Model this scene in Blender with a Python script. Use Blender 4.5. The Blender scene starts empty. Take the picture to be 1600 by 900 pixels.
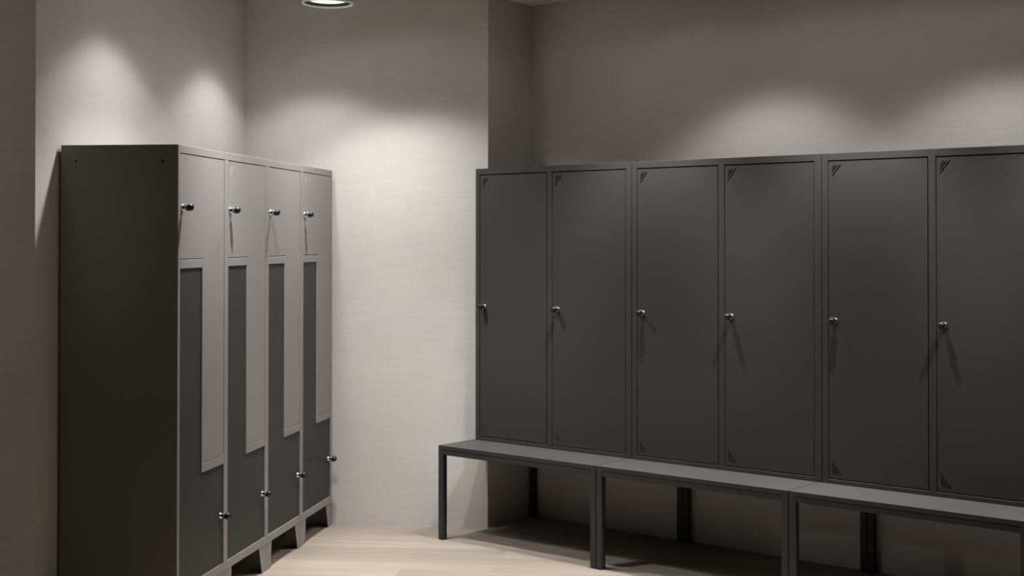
import bpy, bmesh, math
from mathutils import Vector, Matrix

scene = bpy.context.scene
COL = scene.collection

# ------------------------------------------------------------------ camera fit
H = 1.475
F, CX, CY, PITCH = 2140.0, 907.8, 349.1, 0.0123
# right hand row: local x runs along the row (to the right), local y to the wall
R_ORG = Vector((-0.53684, 6.95859, 0)); R_ANG = math.atan2(-0.62303, 0.78220)
# left hand row
L_ORG = Vector((-1.51705, 5.15619, 0)); L_ANG = math.atan2(0.99325, 0.11603)
RM = Matrix.Translation(R_ORG) @ Matrix.Rotation(R_ANG, 4, 'Z')
LM = Matrix.Translation(L_ORG) @ Matrix.Rotation(L_ANG, 4, 'Z')
W = 0.98636            # width of a two door unit and of a bench
ZB, ZT = 0.4646, 1.8376
P = 0.48922            # column pitch of the left unit
LZT, LD = 1.8365, 0.465
DW = 0.480             # right wall behind the right row
CEIL = 2.735

def rw(u, v, z=0): return RM @ Vector((u, v, z))
def lw(u, v, z=0): return LM @ Vector((u, v, z))

# ------------------------------------------------------------------ materials
def new_mat(name):
    m = bpy.data.materials.new(name); m.use_nodes = True
    nt = m.node_tree
    return m, nt, nt.nodes['Principled BSDF']

def paint(name, rgb, rough=0.5, spec=0.4, grain=0.06):
    m, nt, b = new_mat(name)
    b.inputs['Roughness'].default_value = rough
    b.inputs['Specular IOR Level'].default_value = spec
    tc = nt.nodes.new('ShaderNodeTexCoord')
    n = nt.nodes.new('ShaderNodeTexNoise'); n.inputs['Scale'].default_value = 900; n.inputs['Detail'].default_value = 2
    nt.links.new(tc.outputs['Object'], n.inputs['Vector'])
    mx = nt.nodes.new('ShaderNodeMix'); mx.data_type = 'RGBA'
    mx.inputs[6].default_value = [c * (1 - grain) for c in rgb] + [1]
    mx.inputs[7].default_value = [c * (1 + grain) for c in rgb] + [1]
    nt.links.new(n.outputs['Fac'], mx.inputs[0])
    nt.links.new(mx.outputs[2], b.inputs['Base Color'])
    bp = nt.nodes.new('ShaderNodeBump'); bp.inputs['Strength'].default_value = 0.04; bp.inputs['Distance'].default_value = 0.0005
    nt.links.new(n.outputs['Fac'], bp.inputs['Height'])
    nt.links.new(bp.outputs['Normal'], b.inputs['Normal'])
    return m

def metal(name, rgb, rough):
    m, nt, b = new_mat(name)
    b.inputs['Base Color'].default_value = (*rgb, 1)
    b.inputs['Metallic'].default_value = 1
    n = nt.nodes.new('ShaderNodeTexNoise'); n.inputs['Scale'].default_value = 300
    r = nt.nodes.new('ShaderNodeMapRange')
    r.inputs['To Min'].default_value = rough * 0.8; r.inputs['To Max'].default_value = rough * 1.2
    nt.links.new(n.outputs['Fac'], r.inputs['Value']); nt.links.new(r.outputs['Result'], b.inputs['Roughness'])
    return m

ANTH = paint('anthracite_powder_coat', (0.041, 0.0398, 0.0388), 0.5, 0.16)
GREY = paint('grey_powder_coat', (0.262, 0.247, 0.240), 0.5, 0.35, 0.03)
SIDE = paint('dark_side_panel_coat', (0.175, 0.167, 0.150), 0.55, 0.25)
BENCH_TOP_LIT = paint('anthracite_lit_top', (0.054, 0.0520, 0.0515), 0.6, 0.3)  # anthracite made lighter to stand for light falling on the bench top
CHROME = metal('chrome', (0.80, 0.79, 0.77), 0.16)
DARK_METAL = metal('brushed_grey_metal', (0.42, 0.41, 0.40), 0.35)
BLACK = paint('black_plastic', (0.012, 0.012, 0.012), 0.3, 0.5)
LAMP_WHITE = paint('lamp_housing_white', (0.82, 0.80, 0.78), 0.45, 0.4, 0.01)
LAMP_DARK = paint('lamp_reflector_grey', (0.075, 0.070, 0.066), 0.4, 0.4, 0.01)

def emission(name, rgb, s):
    m, nt, b = new_mat(name)
    b.inputs['Base Color'].default_value = (0.8, 0.8, 0.8, 1)
    b.inputs['Emission Color'].default_value = (*rgb, 1)
    b.inputs['Emission Strength'].default_value = s
    return m
GLOW = emission('lamp_diffuser_glow', (1.0, 0.97, 0.93), 0.68)

def wall_mat():
    m, nt, b = new_mat('grey_beige_plaster')
    b.inputs['Roughness'].default_value = 0.9
    b.inputs['Specular IOR Level'].default_value = 0.15
    L = nt.links; N = nt.nodes
    tc = N.new('ShaderNodeTexCoord')
    def noise(scale_vec, detail=4, rough=0.55):
        mp = N.new('ShaderNodeMapping'); mp.inputs['Scale'].default_value = scale_vec
        n = N.new('ShaderNodeTexNoise'); n.inputs['Scale'].default_value = 1
        n.inputs['Detail'].default_value = detail; n.inputs['Roughness'].default_value = rough
        L.new(tc.outputs['Object'], mp.inputs['Vector']); L.new(mp.outputs['Vector'], n.inputs['Vector'])
        return n.outputs['Fac']
    big = noise((1.1, 1.1, 1.6), 3)
    hor = noise((5, 5, 85), 4)          # horizontal trowel strokes
    ver = noise((85, 85, 6), 3)         # fine vertical weave
    fine = noise((140, 140, 140), 2)
    def math_(op, a, bb):
        n = N.new('ShaderNodeMath'); n.operation = op
        for i, x in enumerate((a, bb)):
            if isinstance(x, (int, float)): n.inputs[i].default_value = x
            else: L.new(x, n.inputs[i])
        return n.outputs[0]
    s = math_('ADD', math_('MULTIPLY', big, 0.48), math_('MULTIPLY', hor, 0.30))
    s = math_('ADD', s, math_('MULTIPLY', ver, 0.12))
    s = math_('ADD', s, math_('MULTIPLY', fine, 0.10))
    r = N.new('ShaderNodeValToRGB')
    r.color_ramp.elements[0].position = 0.36; r.color_ramp.elements[0].color = (0.500, 0.477, 0.458, 1)
    r.color_ramp.elements[1].position = 0.64; r.color_ramp.elements[1].color = (0.590, 0.566, 0.546, 1)
    L.new(s, r.inputs['Fac']); L.new(r.outputs['Color'], b.inputs['Base Color'])
    bp = N.new('ShaderNodeBump'); bp.inputs['Strength'].default_value = 0.12; bp.inputs['Distance'].default_value = 0.002
    L.new(s, bp.inputs['Height']); L.new(bp.outputs['Normal'], b.inputs['Normal'])
    return m
WALL = wall_mat()
UNSEEN_WALL = paint('unseen_wall_low_bounce', (0.10, 0.097, 0.094), 0.9, 0.1, 0.02)  # unseen walls, darkened to cut the light bounced under the benches
CEILM = paint('ceiling_paint', (0.78, 0.75, 0.725), 0.9, 0.1, 0.02)

def floor_mat():
    m, nt, b = new_mat('pale_oak_planks')
    L = nt.links; N = nt.nodes
    tc = N.new('ShaderNodeTexCoord')
    br = N.new('ShaderNodeTexBrick')
    br.offset = 0.37; br.offset_frequency = 2; br.squash = 1
    br.inputs['Color1'].default_value = (0.0, 0.0, 0.0, 1); br.inputs['Color2'].default_value = (1, 1, 1, 1)
    br.inputs['Mortar'].default_value = (0.5, 0.5, 0.5, 1)
    br.inputs['Scale'].default_value = 1.0
    br.inputs['Mortar Size'].default_value = 0.0012; br.inputs['Mortar Smooth'].default_value = 0.3
    br.inputs['Bias'].default_value = 0.0
    br.inputs['Brick Width'].default_value = 1.10; br.inputs['Row Height'].default_value = 0.14
    L.new(tc.outputs['Object'], br.inputs['Vector'])
    mp = N.new('ShaderNodeMapping'); mp.inputs['Scale'].default_value = (1.5, 15, 1)
    L.new(tc.outputs['Object'], mp.inputs['Vector'])
    g = N.new('ShaderNodeTexNoise'); g.inputs['Scale'].default_value = 1; g.inputs['Detail'].default_value = 5; g.inputs['Roughness'].default_value = 0.55
    off = N.new('ShaderNodeVectorMath'); off.operation = 'ADD'
    sc = N.new('ShaderNodeVectorMath'); sc.operation = 'SCALE'; sc.inputs['Scale'].default_value = 7.0
    L.new(br.outputs['Color'], sc.inputs[0]); L.new(mp.outputs['Vector'], off.inputs[0]); L.new(sc.outputs[0], off.inputs[1])
    L.new(off.outputs[0], g.inputs['Vector'])
    r = N.new('ShaderNodeValToRGB')
    r.color_ramp.elements[0].position = 0.30; r.color_ramp.elements[0].color = (0.252, 0.212, 0.173, 1)
    r.color_ramp.elements[1].position = 0.70; r.color_ramp.elements[1].color = (0.308, 0.266, 0.223, 1)
    L.new(g.outputs['Fac'], r.inputs['Fac'])
    tone = N.new('ShaderNodeMapRange'); tone.inputs['To Min'].default_value = 0.90; tone.inputs['To Max'].default_value = 1.10
    L.new(br.outputs['Color'], tone.inputs['Value'])
    mul = N.new('ShaderNodeVectorMath'); mul.operation = 'SCALE'
    L.new(r.outputs['Color'], mul.inputs[0]); L.new(tone.outputs['Result'], mul.inputs['Scale'])
    seam = N.new('ShaderNodeMix'); seam.data_type = 'RGBA'
    seam.inputs[7].default_value = (0.215, 0.180, 0.142, 1)
    L.new(br.outputs['Fac'], seam.inputs[0]); L.new(mul.outputs[0], seam.inputs[6])
    L.new(seam.outputs[2], b.inputs['Base Color'])
    b.inputs['Roughness'].default_value = 0.65
    b.inputs['Specular IOR Level'].default_value = 0.10
    return m
FLOOR = floor_mat()

# ------------------------------------------------------------------ mesh helpers
def add_box(bm, x0, x1, y0, y1, z0, z1):
    vs = [bm.verts.new((x, y, z)) for z in (z0, z1) for y in (y0, y1) for x in (x0, x1)]
    for f in ((0, 2, 3, 1), (4, 5, 7, 6), (0, 1, 5, 4), (2, 6, 7, 3), (0, 4, 6, 2), (1, 3, 7, 5)):
        bm.faces.new([vs[i] for i in f])

def add_prism(bm, poly, y0, y1):
    """polygon in x,z (counter clockwise seen from -y) extruded from y0 (front) to y1"""
    a = [bm.verts.new((x, y0, z)) for x, z in poly]
    b = [bm.verts.new((x, y1, z)) for x, z in poly]
    bm.faces.new(a); bm.faces.new(b[::-1])
    n = len(poly)
    for i in range(n):
        j = (i + 1) % n
        bm.faces.new((a[j], a[i], b[i], b[j]))

def add_lathe(bm, prof, axis='Y', n=28, c=(0, 0, 0)):
    """profile of (radius, distance along axis); revolved about the axis"""
    rings = []
    for r, t in prof:
        ring = []
        if r < 1e-6:
            p = (c[0], c[1] + t, c[2]) if axis == 'Y' else (c[0], c[1], c[2] + t)
            ring = [bm.verts.new(p)]
        else:
            for i in range(n):
                a = 2 * math.pi * i / n
                if axis == 'Y': p = (c[0] + r * math.cos(a), c[1] + t, c[2] + r * math.sin(a))
                else: p = (c[0] + r * math.cos(a), c[1] + r * math.sin(a), c[2] + t)
                ring.append(bm.verts.new(p))
        rings.append(ring)
    for A, B in zip(rings, rings[1:]):
        if len(A) == 1 and len(B) == 1: continue
        for i in range(n):
            j = (i + 1) % n
            if len(A) == 1: bm.faces.new((A[0], B[i], B[j]))
            elif len(B) == 1: bm.faces.new((A[i], B[0], A[j]))
            else: bm.faces.new((A[i], B[i], B[j], A[j]))

def finish(bm):
    bmesh.ops.recalc_face_normals(bm, faces=bm.faces)
    return bm

def obj(name, bm, mat, parent=None, loc=None, bevel=0.0, smooth=False, seg=1):
    finish(bm)
    me = bpy.data.meshes.new(name); bm.to_mesh(me); bm.free()
    if mat: me.materials.append(mat)
    o = bpy.data.objects.new(name, me); COL.objects.link(o)
    if parent: o.parent = parent
    if loc is not None: o.location = loc
    if smooth:
        for p in me.polygons: p.use_smooth = True
        me.set_sharp_from_angle(angle=math.radians(35))
    if bevel:
        md = o.modifiers.new('bevel', 'BEVEL'); md.width = bevel; md.segments = seg; md.limit_method = 'ANGLE'
        md.angle_limit = math.radians(40)
    return o

def cut_mesh(bm, cutters):
    """subtract the cutter bmeshes from bm, returned as a new bmesh (temporary objects removed again)"""
    finish(bm)
    me = bpy.data.meshes.new('tmp'); bm.to_mesh(me); bm.free()
    o = bpy.data.objects.new('tmp', me); COL.objects.link(o)
    tmp = []
    for c in cutters:
        finish(c)
        cm = bpy.data.meshes.new('tmpc'); c.to_mesh(cm); c.free()
        co = bpy.data.objects.new('tmpc', cm); COL.objects.link(co); tmp.append(co)
        md = o.modifiers.new('b', 'BOOLEAN'); md.operation = 'DIFFERENCE'; md.solver = 'EXACT'; md.object = co
    dg = bpy.context.evaluated_depsgraph_get()
    res = bpy.data.meshes.new_from_object(o.evaluated_get(dg))
    out = bmesh.new(); out.from_mesh(res)
    for t in tmp + [o]:
        d = t.data; bpy.data.objects.remove(t); bpy.data.meshes.remove(d)
    bpy.data.meshes.remove(res)
    return out

def slot(x0, z0, x1, z1, w, y0, y1):
    """round ended slot cutter between two points of the door face"""
    bm = bmesh.new()
    d = Vector((x1 - x0, z1 - z0)); a = math.atan2(d.y, d.x); r = w / 2
    poly = []
    for i in range(7):
        t = a - math.pi / 2 + math.pi * i / 6
        poly.append((x1 + r * math.cos(t), z1 + r * math.sin(t)))
    for i in range(7):
        t = a + math.pi / 2 + math.pi * i / 6
        poly.append((x0 + r * math.cos(t), z0 + r * math.sin(t)))
    add_prism(bm, poly, y0, y1)
    return bm

def vent_slots(x, z, up, y0, y1, w=0.0052):
    """three diagonal slots growing out of a door corner at x, z"""
    s = 1 if up else -1          # up: slots in the top left corner, hanging down
    out = []
    for n in (0.013, 0.026, 0.041):
        out.append(slot(x, z - s * n * 1.1, x + n * 0.93, z, w, y0, y1))
    return out

def thing(name, label, cat, mw=None, loc=None, rz=0, group=None):
    o = bpy.data.objects.new(name, None); COL.objects.link(o)
    o.empty_display_size = 0.1
    o.location = loc; o.rotation_euler = (0, 0, rz)
    o['label'] = label; o['category'] = cat
    if group: o['group'] = group
    return o

def structure(o):
    o['kind'] = 'structure'; return o

def children(o): return [c for c in bpy.data.objects if c.parent == o]
def copy_tree(o, parent=None):
    c = o.copy(); COL.objects.link(c)
    if parent: c.parent = parent
    for ch in children(o): copy_tree(ch, c)
    return c

# ------------------------------------------------------------------ the room
def wall(name, a, b, h=CEIL, t=0.10, z0=0.0, ext=(0, 0), mat=WALL):
    """wall face from a to b (the room lies on the left of a->b seen from above), thickness outwards"""
    a = Vector((a[0], a[1], 0)); b = Vector((b[0], b[1], 0))
    d = (b - a); n = d.length; ang = math.atan2(d.y, d.x)
    bm = bmesh.new(); add_box(bm, -ext[0], n + ext[1], -t, 0, z0, h)
    o = obj(name, bm, mat)
    o.location = a; o.rotation_euler = (0, 0, ang)
    return structure(o)

A = lw(1.985, LD + 0.012)                        # corner left wall / back wall
B = rw(-0.001, 0.096)                            # free edge of the back wall
C = rw(-0.028, DW)                               # inner corner behind the benches
D = rw(8.2, DW)
E = Vector((6.1, -3.0, 0)); Fp = Vector((-4.6, -3.0, 0))
STUB_U = -0.34
STUB_V = 0.3306
G1 = lw(STUB_U, 3.0)
ls = lw(STUB_U - 0.10, LD + 0.012)

wall('wall_right', D, C, ext=(0, 0.1))
wall('wall_alcove', C, B, t=0.08)
wall('wall_back', B, A, ext=(0, 0.1), t=0.08)
wall('wall_left', A, ls)
wall('wall_rear', Fp, E, ext=(0.1, 0.1), mat=UNSEEN_WALL)
wall('wall_far_right', E, D, ext=(0, 0.1), mat=UNSEEN_WALL)
wall('wall_far_left', G1, Fp, ext=(0, 0.1), mat=UNSEEN_WALL)
# short wall standing square to the left wall, its free end cuts the view at the left
bm = bmesh.new()
plan = [(-0.10, STUB_V), (0.0, STUB_V + 0.10), (0.0, 3.0), (-0.10, 3.0)]       # free end cut at 45 degrees
va = [bm.verts.new((x, y, 0)) for x, y in plan]; vb = [bm.verts.new((x, y, CEIL)) for x, y in plan]
bm.faces.new(va[::-1]); bm.faces.new(vb)
for i in range(4): bm.faces.new((va[i], va[(i + 1) % 4], vb[(i + 1) % 4], vb[i]))
o = structure(obj('wall_near_left', bm, WALL)); o.location = lw(STUB_U, 0); o.rotation_euler = (0, 0, L_ANG)

room = [A, B, C, D, E, Fp, G1]
def slab(name, z0, z1, mat, m):
    bm = bmesh.new(); add_box(bm, -13, 9, -5.5, 9.5, z0, z1)
    o = obj(name, bm, mat); o.rotation_euler = (0, 0, m)
    return structure(o)
# planks run parallel to the back wall
bw = (B - A)
slab('floor', -0.08, 0.0, FLOOR, math.atan2(bw.y, bw.x))
slab('ceiling', CEIL, CEIL + 0.08, CEILM, math.atan2(bw.y, bw.x))

# ------------------------------------------------------------------ locks
def lock(door, x, z, y=0.0):
    bm = bmesh.new()
    add_lathe(bm, [(0, -0.0085), (0.0060, -0.0085), (0.0105, -0.0068), (0.0130, -0.0030), (0.0134, 0.0005), (0, 0.0005)], 'Y', 32, (x, y, z))
    a = obj('lock_rosette', bm, CHROME, door, smooth=True)
    a['label'] = 'chrome lock rosette'
    bm = bmesh.new()
    add_lathe(bm, [(0, -0.0080), (0.0046, -0.0080), (0.0046, -0.0155), (0.0128, -0.0160), (0.0138, -0.0172), (0.0138, -0.0215),
                   (0.0124, -0.0222), (0.0124, -0.0240), (0.0139, -0.0248), (0.0139, -0.0335), (0.0128, -0.0385), (0.0100, -0.0420), (0.0055, -0.0440), (0, -0.0446)],
              'Y', 32, (x, y, z))
    add_box(bm, x - 0.0016, x + 0.0016, y - 0.0456, y - 0.041, z - 0.0062, z + 0.0062)
    k = obj('lock_knob', bm, BLACK, door, smooth=True)
    k.data.materials.append(DARK_METAL)
    for p in k.data.polygons:                      # the collar behind the cap is brushed metal
        if y - 0.0223 < p.center.y < y - 0.0156 and (p.center.x - x) ** 2 + (p.center.z - z) ** 2 > 0.0120 ** 2:
            p.material_index = 1
    k['label'] = 'black turning lock knob'

# ------------------------------------------------------------------ right row: two door units on benches
GAP = 0.0018
def make_unit(label):
    t = thing('metal_locker', label, 'locker', loc=rw(0, 0, ZB), rz=R_ANG, group='anthracite two door lockers standing on the benches')
    h = ZT - ZB; w0, w1 = GAP, W - GAP; dep = 0.438
    bm = bmesh.new()
    add_box(bm, w0, w0 + 0.0275, 0, 0.020, 0, h)                    # left stile
    add_box(bm, w1 - 0.033, w1, 0, 0.020, 0, h)                     # right stile
    add_box(bm, 0.4755, 0.5065, 0, 0.020, 0.018, h - 0.030)         # centre stile
    add_box(bm, w0 + 0.0275, w1 - 0.033, 0, 0.020, h - 0.030, h)    # top rail
    add_box(bm, w0 + 0.0275, w1 - 0.033, 0, 0.020, 0, 0.018)        # bottom rail
    add_box(bm, w0, w0 + 0.002, 0.020, dep, 0, h)
    add_box(bm, w1 - 0.002, w1, 0.020, dep, 0, h)
    add_box(bm, w0 + 0.002, w1 - 0.002, 0.020, dep, h - 0.002, h)
    add_box(bm, w0 + 0.002, w1 - 0.002, 0.020, dep, 0, 0.002)
    add_box(bm, w0 + 0.002, w1 - 0.002, dep - 0.002, dep, 0.002, h - 0.002)
    add_box(bm, 0.490, 0.492, 0.020, dep - 0.002, 0.002, h - 0.002)
    obj('body', bm, ANTH, t, bevel=0.0012)
    for x0, x1, lx in ((w0 + 0.0275 + 0.0035, 0.4755 - 0.0045, 0.062), (0.5065 + 0.003, w1 - 0.033 - 0.003, 0.541)):
        z0, z1 = 0.018 + 0.0045, h - 0.030 - 0.0045
        bm = bmesh.new(); add_box(bm, x0, x1, 0.0015, 0.019, z0, z1)
        cuts = vent_slots(x0 + 0.0165, z1 - 0.0165, True, -0.05, 0.05) + vent_slots(x0 + 0.0165, z0 + 0.0150, False, -0.05, 0.05)
        bm = cut_mesh(bm, cuts)
        d = obj('door', bm, ANTH, t)
        lock(d, lx, 1.141 - ZB, 0.0015)
    return t
u0 = make_unit('anthracite two door locker at the left end of the bench row')
UL = ['anthracite two door locker in the middle, between two like it, on the bench row',
      'anthracite two door locker at the right end, cut off by the picture edge']
for k in (1, 2):
    c = copy_tree(u0); c.location = rw(k * W, 0, ZB); c['label'] = UL[k - 1]

BD = 0.24894          # how far the bench stands out in front of the lockers
def make_bench(label):
    t = thing('locker_bench', label, 'bench', loc=rw(-0.01737, 0, 0), rz=R_ANG, group='anthracite benches carrying the right hand lockers')
    y0, y1 = -BD, DW - 0.012; g = 0.0018
    zt = ZB - 0.0008
    bm = bmesh.new(); add_box(bm, g, W - g, y0, y1, zt - 0.0205, zt)
    o = obj('bench_top', bm, ANTH, t, bevel=0.0012)
    o.data.materials.append(BENCH_TOP_LIT)             # upper face in lightened anthracite, light from above put into the colour
    for p in o.data.polygons:
        if p.normal.z > 0.9: p.material_index = 1
    s = 0.0305; zr0, zr1 = 0.4185, zt - 0.0225
    bm = bmesh.new()
    add_box(bm, g + s, W - g - s, y0 + 0.001, y0 + s, zr0, zr1)
    obj('front_rail', bm, ANTH, t, bevel=0.0012)
    bm = bmesh.new(); add_box(bm, g + s, W - g - s, y1 - s, y1 - 0.001, zr0, zr1)
    obj('rear_rail', bm, ANTH, t, bevel=0.0012)
    for x in (g, W - g - s):
        bm = bmesh.new(); add_box(bm, x, x + s, y0 + s, y1 - s, zr0, zr1)
        obj('side_rail', bm, ANTH, t, bevel=0.0012)
    for x, y in ((g, y0), (W - g - s, y0), (g, y1 - s), (W - g - s, y1 - s)):
        bm = bmesh.new(); add_box(bm, x, x + s, y, y + s, 0.004, zr1 + 0.0018)
        add_box(bm, x + 0.001, x + s - 0.001, y + 0.001, y + s - 0.001, 0.0, 0.005)
        obj('leg', bm, ANTH, t, bevel=0.0012)
    return t
b0 = make_bench('anthracite metal bench at the left end, with its left legs standing free by the corner')
BL = ['anthracite metal bench in the middle of the row, under the middle locker',
      'anthracite metal bench at the right end of the row, cut off by the picture edge']
for k in (1, 2):
    c = copy_tree(b0); c.location = rw(-0.01737 + k * W, 0, 0); c['label'] = BL[k - 1]

# ------------------------------------------------------------------ left unit: four columns with interlocking doors
t = thing('z_door_locker', 'grey metal locker of four columns with interlocking grey and dark doors, left of the corner', 'locker',
          loc=lw(0, 0, 0), rz=L_ANG)
w = 4 * P; zb = 0.120; zt = LZT; st = 0.0205; hd = 0.0215
bm = bmesh.new()
add_box(bm, 0.0022, st, 0, 0.022, zb, zt)
add_box(bm, w - st, w, 0, 0.022, zb, zt)
for k in (1, 2, 3): add_box(bm, k * P - hd, k * P + hd, 0, 0.022, 0.155, zt - 0.0305)
add_box(bm, st, w - st, 0, 0.022, zt - 0.0305, zt)
add_box(bm, st, w - st, 0, 0.022, zb, 0.155)
cols = []
for k in range(4):
    x0 = st if k == 0 else k * P + hd
    x1 = w - st if k == 3 else (k + 1) * P - hd
    cols.append((x0, x1))
    xd = k * P + 0.2365
    # the Z shaped fixed strip between the two doors of the column
    add_prism(bm, [(x0, 1.3675), (xd, 1.3675), (xd, 0.561), (x1, 0.561), (x1, 0.596), (xd + 0.018, 0.596), (xd + 0.018, 1.4010), (x0, 1.4010)], 0, 0.022)
add_box(bm, w - 0.002, w, 0.022, LD, zb, zt)
add_box(bm, 0.002, w - 0.002, 0.022, LD, zt - 0.002, zt)
add_box(bm, 0.002, w - 0.002, 0.022, LD, zb, zb + 0.002)
add_box(bm, 0.002, w - 0.002, LD - 0.002, LD, zb + 0.002, zt - 0.002)
for k in (1, 2, 3): add_box(bm, k * P - 0.001, k * P + 0.001, 0.022, LD - 0.002, zb + 0.002, zt - 0.002)
obj('body', bm, GREY, t, bevel=0.001)
# end panel with two screw holes
bm = bmesh.new(); add_box(bm, 0.0, 0.0020, 0.0006, LD, zb, zt)
def hole(y, z):
    c = bmesh.new()
    n = 14; r = 0.0042
    a = [c.verts.new((-0.02, y + r * math.cos(2 * math.pi * i / n), z + r * math.sin(2 * math.pi * i / n))) for i in range(n)]
    b = [c.verts.new((0.02, v.co.y, v.co.z)) for v in a]
    c.faces.new(a); c.faces.new(b[::-1])
    for i in range(n): c.faces.new((a[i], a[(i + 1) % n], b[(i + 1) % n], b[i]))
    return c
bm = cut_mesh(bm, [hole(0.060, 1.776), hole(0.405, 1.776)])
obj('end_panel', bm, SIDE, t)['label'] = 'dark anthracite end panel'
for k, (x0, x1) in enumerate(cols):
    xd = k * P + 0.2365
    g = 0.0026
    top = zt - 0.0305 - 0.0032
    bm = bmesh.new()
    add_prism(bm, [(x0 + g, 1.4010 + 0.0035), (xd + 0.018 + g * 0.5, 1.4010 + 0.0035), (xd + 0.018 + g * 0.5, 0.596 + 0.0028), (x1 - 0.004, 0.596 + 0.0028), (x1 - 0.004, top), (x0 + g, top)], 0.001, 0.020)
    bm = cut_mesh(bm, vent_slots(x0 + 0.020, top - 0.018, True, -0.05, 0.05, 0.0036))
    d = obj('upper_door', bm, GREY, t); d['label'] = 'light grey stepped upper door'
    lock(d, k * P + 0.041, 1.600, 0.001)
    bm = bmesh.new()
    add_prism(bm, [(x0 + 0.0012, 0.155 + 0.0015), (x1 - 0.0012, 0.155 + 0.0015), (x1 - 0.0012, 0.561 - 0.0015), (xd - 0.0012, 0.561 - 0.0015), (xd - 0.0012, 1.3675 - 0.002), (x0 + 0.0012, 1.3675 - 0.002)], 0.004, 0.021)
    d = obj('lower_door', bm, ANTH, t); d['label'] = 'dark anthracite stepped lower door'
    lock(d, k * P + 0.441, 0.353, 0.004)

def foot(x, right, y0, y1):
    """folded sheet foot: trapezoid front plate with a bent side plate; x is the outer edge"""
    s = -1 if right else 1
    bm = bmesh.new()
    wt, wb_ = (0.088, 0.048) if right else (0.074, 0.058)
    pts = [(x, 0.0), (x + s * wb_, 0.0), (x + s * wt, zb - 0.0015), (x, zb - 0.0015)]
    if right: pts = pts[::-1]
    add_prism(bm, pts, y0, y0 + 0.0025)
    xs = sorted((x, x + s * 0.0025))
    add_box(bm, xs[0], xs[1], y0 + 0.0025, y1, 0.0, zb - 0.0015)
    add_box(bm, xs[0], xs[1] if not right else xs[1], y0 + 0.0025, y1, 0.0, 0.0025)
    return bm
for k in range(4):
    for y0, y1 in ((0.002, 0.075), (0.385, 0.450)):
        obj('foot', foot(k * P + 0.0009, False, y0, y1), GREY, t)
        obj('foot', foot((k + 1) * P - 0.0009, True, y0, y1), GREY, t)

# ------------------------------------------------------------------ ceiling lamp that shows at the top of the picture
LAMP = (1.358, -0.158)
lz = 2.600
t = thing('ceiling_lamp', 'round surface mounted ceiling downlight with a pale ring, above the grey locker', 'lamp', loc=lw(LAMP[0], LAMP[1], CEIL), rz=0)
dz = lz - CEIL
bm = bmesh.new()
add_lathe(bm, [(0, -0.0005), (0.098, -0.0005), (0.098, dz + 0.0195), (0.094, dz + 0.0195), (0.094, dz + 0.020), (0, dz + 0.020)], 'Z', 64)
obj('housing', bm, LAMP_WHITE, t, smooth=True)
bm = bmesh.new()
add_lathe(bm, [(0.1120, dz + 0.0015), (0.1128, dz - 0.0045), (0.1160, dz - 0.0060), (0.1200, dz - 0.0048), (0.1218, dz - 0.0005), (0.1200, dz + 0.0060), (0.1120, dz + 0.0080), (0.1120, dz + 0.0015)], 'Z', 72)
obj('trim_ring', bm, LAMP_WHITE, t, smooth=True)
bm = bmesh.new()
add_lathe(bm, [(0, dz + 0.0100), (0.080, dz + 0.0104), (0.0870, dz + 0.0125), (0.0870, dz + 0.0190), (0, dz + 0.0190)], 'Z', 72)
o = obj('diffuser', bm, GLOW, t, smooth=True); o['label'] = 'glowing white diffuser disc'
bm = bmesh.new()
add_lathe(bm, [(0.1118, dz + 0.0020), (0.1100, dz + 0.0120), (0.0876, dz + 0.0140), (0.0876, dz + 0.0190), (0.1150, dz + 0.0190), (0.1118, dz + 0.0082), (0.1118, dz + 0.0020)], 'Z', 72)
obj('reflector_groove', bm, LAMP_DARK, t, smooth=True)

# ------------------------------------------------------------------ light
# luminous intensity of the downlights against the angle from straight down (degrees)
BEAM = [(0, 0.86), (10, 0.92), (14, 0.95), (18, 0.87), (22, 0.67), (28, 0.47), (34, 0.365), (39, 0.285), (43, 0.225), (46, 0.155), (48.5, 0.085), (50.5, 0.035), (53, 0.011), (57, 0.0075), (66, 0.0075)]
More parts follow.
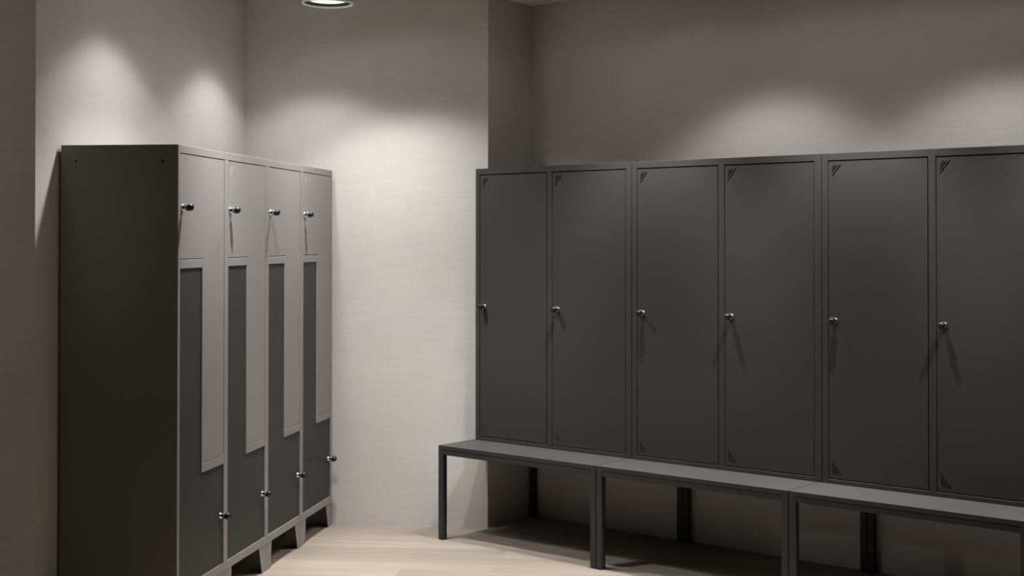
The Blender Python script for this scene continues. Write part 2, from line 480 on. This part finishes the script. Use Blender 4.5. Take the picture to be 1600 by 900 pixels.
# the wall washers keep their strength nearly to the rim of the cone
WASH = [(0, 0.55), (14, 0.55), (22, 0.48), (30, 0.42), (36, 0.38), (40, 0.34), (43, 0.30), (46, 0.24), (48.5, 0.16), (50.5, 0.09), (53, 0.03), (56, 0.004), (60, 0.0)]
ROW = [(0, 0.80), (8, 0.78), (15, 0.70), (20, 0.84), (26, 0.80), (31, 0.52), (36, 0.24), (40, 0.08), (45, 0.012), (50, 0.009), (66, 0.009)]
def downlight(name, p, power, scale=1.0, radius=0.035, col=(1.0, 0.988, 0.972), beam=BEAM):
    l = bpy.data.lights.new(name, 'SPOT')
    l.energy = power; l.color = col; l.spot_size = math.radians(178); l.spot_blend = 0.2
    l.shadow_soft_size = radius
    l.use_nodes = True
    nt = l.node_tree; N = nt.nodes; L = nt.links
    em = N['Emission']
    tc = N.new('ShaderNodeTexCoord'); sp = N.new('ShaderNodeSeparateXYZ')
    L.new(tc.outputs['Normal'], sp.inputs[0])
    ab = N.new('ShaderNodeMath'); ab.operation = 'ABSOLUTE'; L.new(sp.outputs['Z'], ab.inputs[0])
    ac = N.new('ShaderNodeMath'); ac.operation = 'ARCCOSINE'; ac.use_clamp = False; L.new(ab.outputs[0], ac.inputs[0])
    mr = N.new('ShaderNodeMapRange'); mr.inputs['From Max'].default_value = math.radians(66) * scale
    L.new(ac.outputs[0], mr.inputs['Value'])
    rp = N.new('ShaderNodeValToRGB'); rp.color_ramp.interpolation = 'B_SPLINE' if False else 'EASE'
    els = rp.color_ramp.elements
    while len(els) > 1: els.remove(els[-1])
    els[0].position = 0; els[0].color = (beam[0][1],) * 3 + (1,)
    for d, v in beam[1:]:
        e = els.new(d / 66); e.color = (v, v, v, 1)
    rp.color_ramp.interpolation = 'LINEAR'
    L.new(mr.outputs['Result'], rp.inputs['Fac'])
    L.new(rp.outputs['Color'], em.inputs['Strength'])
    o = bpy.data.objects.new(name, l); COL.objects.link(o)
    o.location = p
    return o
# the row along the grey locker (the second one also lights the back wall)
downlight('downlight_beam', lw(0.37, -0.32, 2.66), 180)
o = downlight('downlight_beam', Vector((-1.112, 6.446, 2.592)), 172, 1.06)       # in the opening of the lamp that shows
o.rotation_euler = (0, math.radians(-9), 0)
# beams close to the left wall that draw the two light cones above the grey locker
for u, pw in ((0.39, 48), (1.48, 50)):
    downlight('wall_washer_beam', lw(u, 0.05, 2.60), pw, 1.03, beam=WASH)
# the same pair of rows along the benches
for u in (1.48, 2.57, 3.66):
    downlight('wall_washer_beam', rw(u, -0.11, 2.60), 57, 1.02, beam=WASH)
for u in (1.10, 2.14, 3.18):
    downlight('downlight_beam', rw(u, -0.33, 2.60), 158, 1.0, beam=ROW)
# unseen fill light, added to brighten the short wall at the left
l = bpy.data.lights.new('near_fill_light', 'POINT'); l.energy = 20; l.color = (1.0, 0.985, 0.965); l.shadow_soft_size = 0.12
o = bpy.data.objects.new('near_fill_light', l); COL.objects.link(o); o.location = lw(-2.0, 2.4, 2.2)

wld = bpy.data.worlds.new('world'); scene.world = wld; wld.use_nodes = True
wld.node_tree.nodes['Background'].inputs['Color'].default_value = (0.01, 0.01, 0.01, 1)

# ------------------------------------------------------------------ camera
cam = bpy.data.cameras.new('camera'); co = bpy.data.objects.new('camera', cam); COL.objects.link(co)
cam.sensor_fit = 'HORIZONTAL'; cam.sensor_width = 36; cam.lens = 36 * F / 1600
cam.shift_x = (800 - CX) / 1600; cam.shift_y = (CY - 450) / 1600
cam.clip_start = 0.05
co.location = (0, 0, H); co.rotation_euler = (math.pi / 2 + PITCH, 0, 0)
scene.camera = co

vs = scene.view_settings
vs.view_transform = 'Standard'; vs.look = 'None'; vs.gamma = 1; vs.use_curve_mapping = False
vs.exposure = 0.30
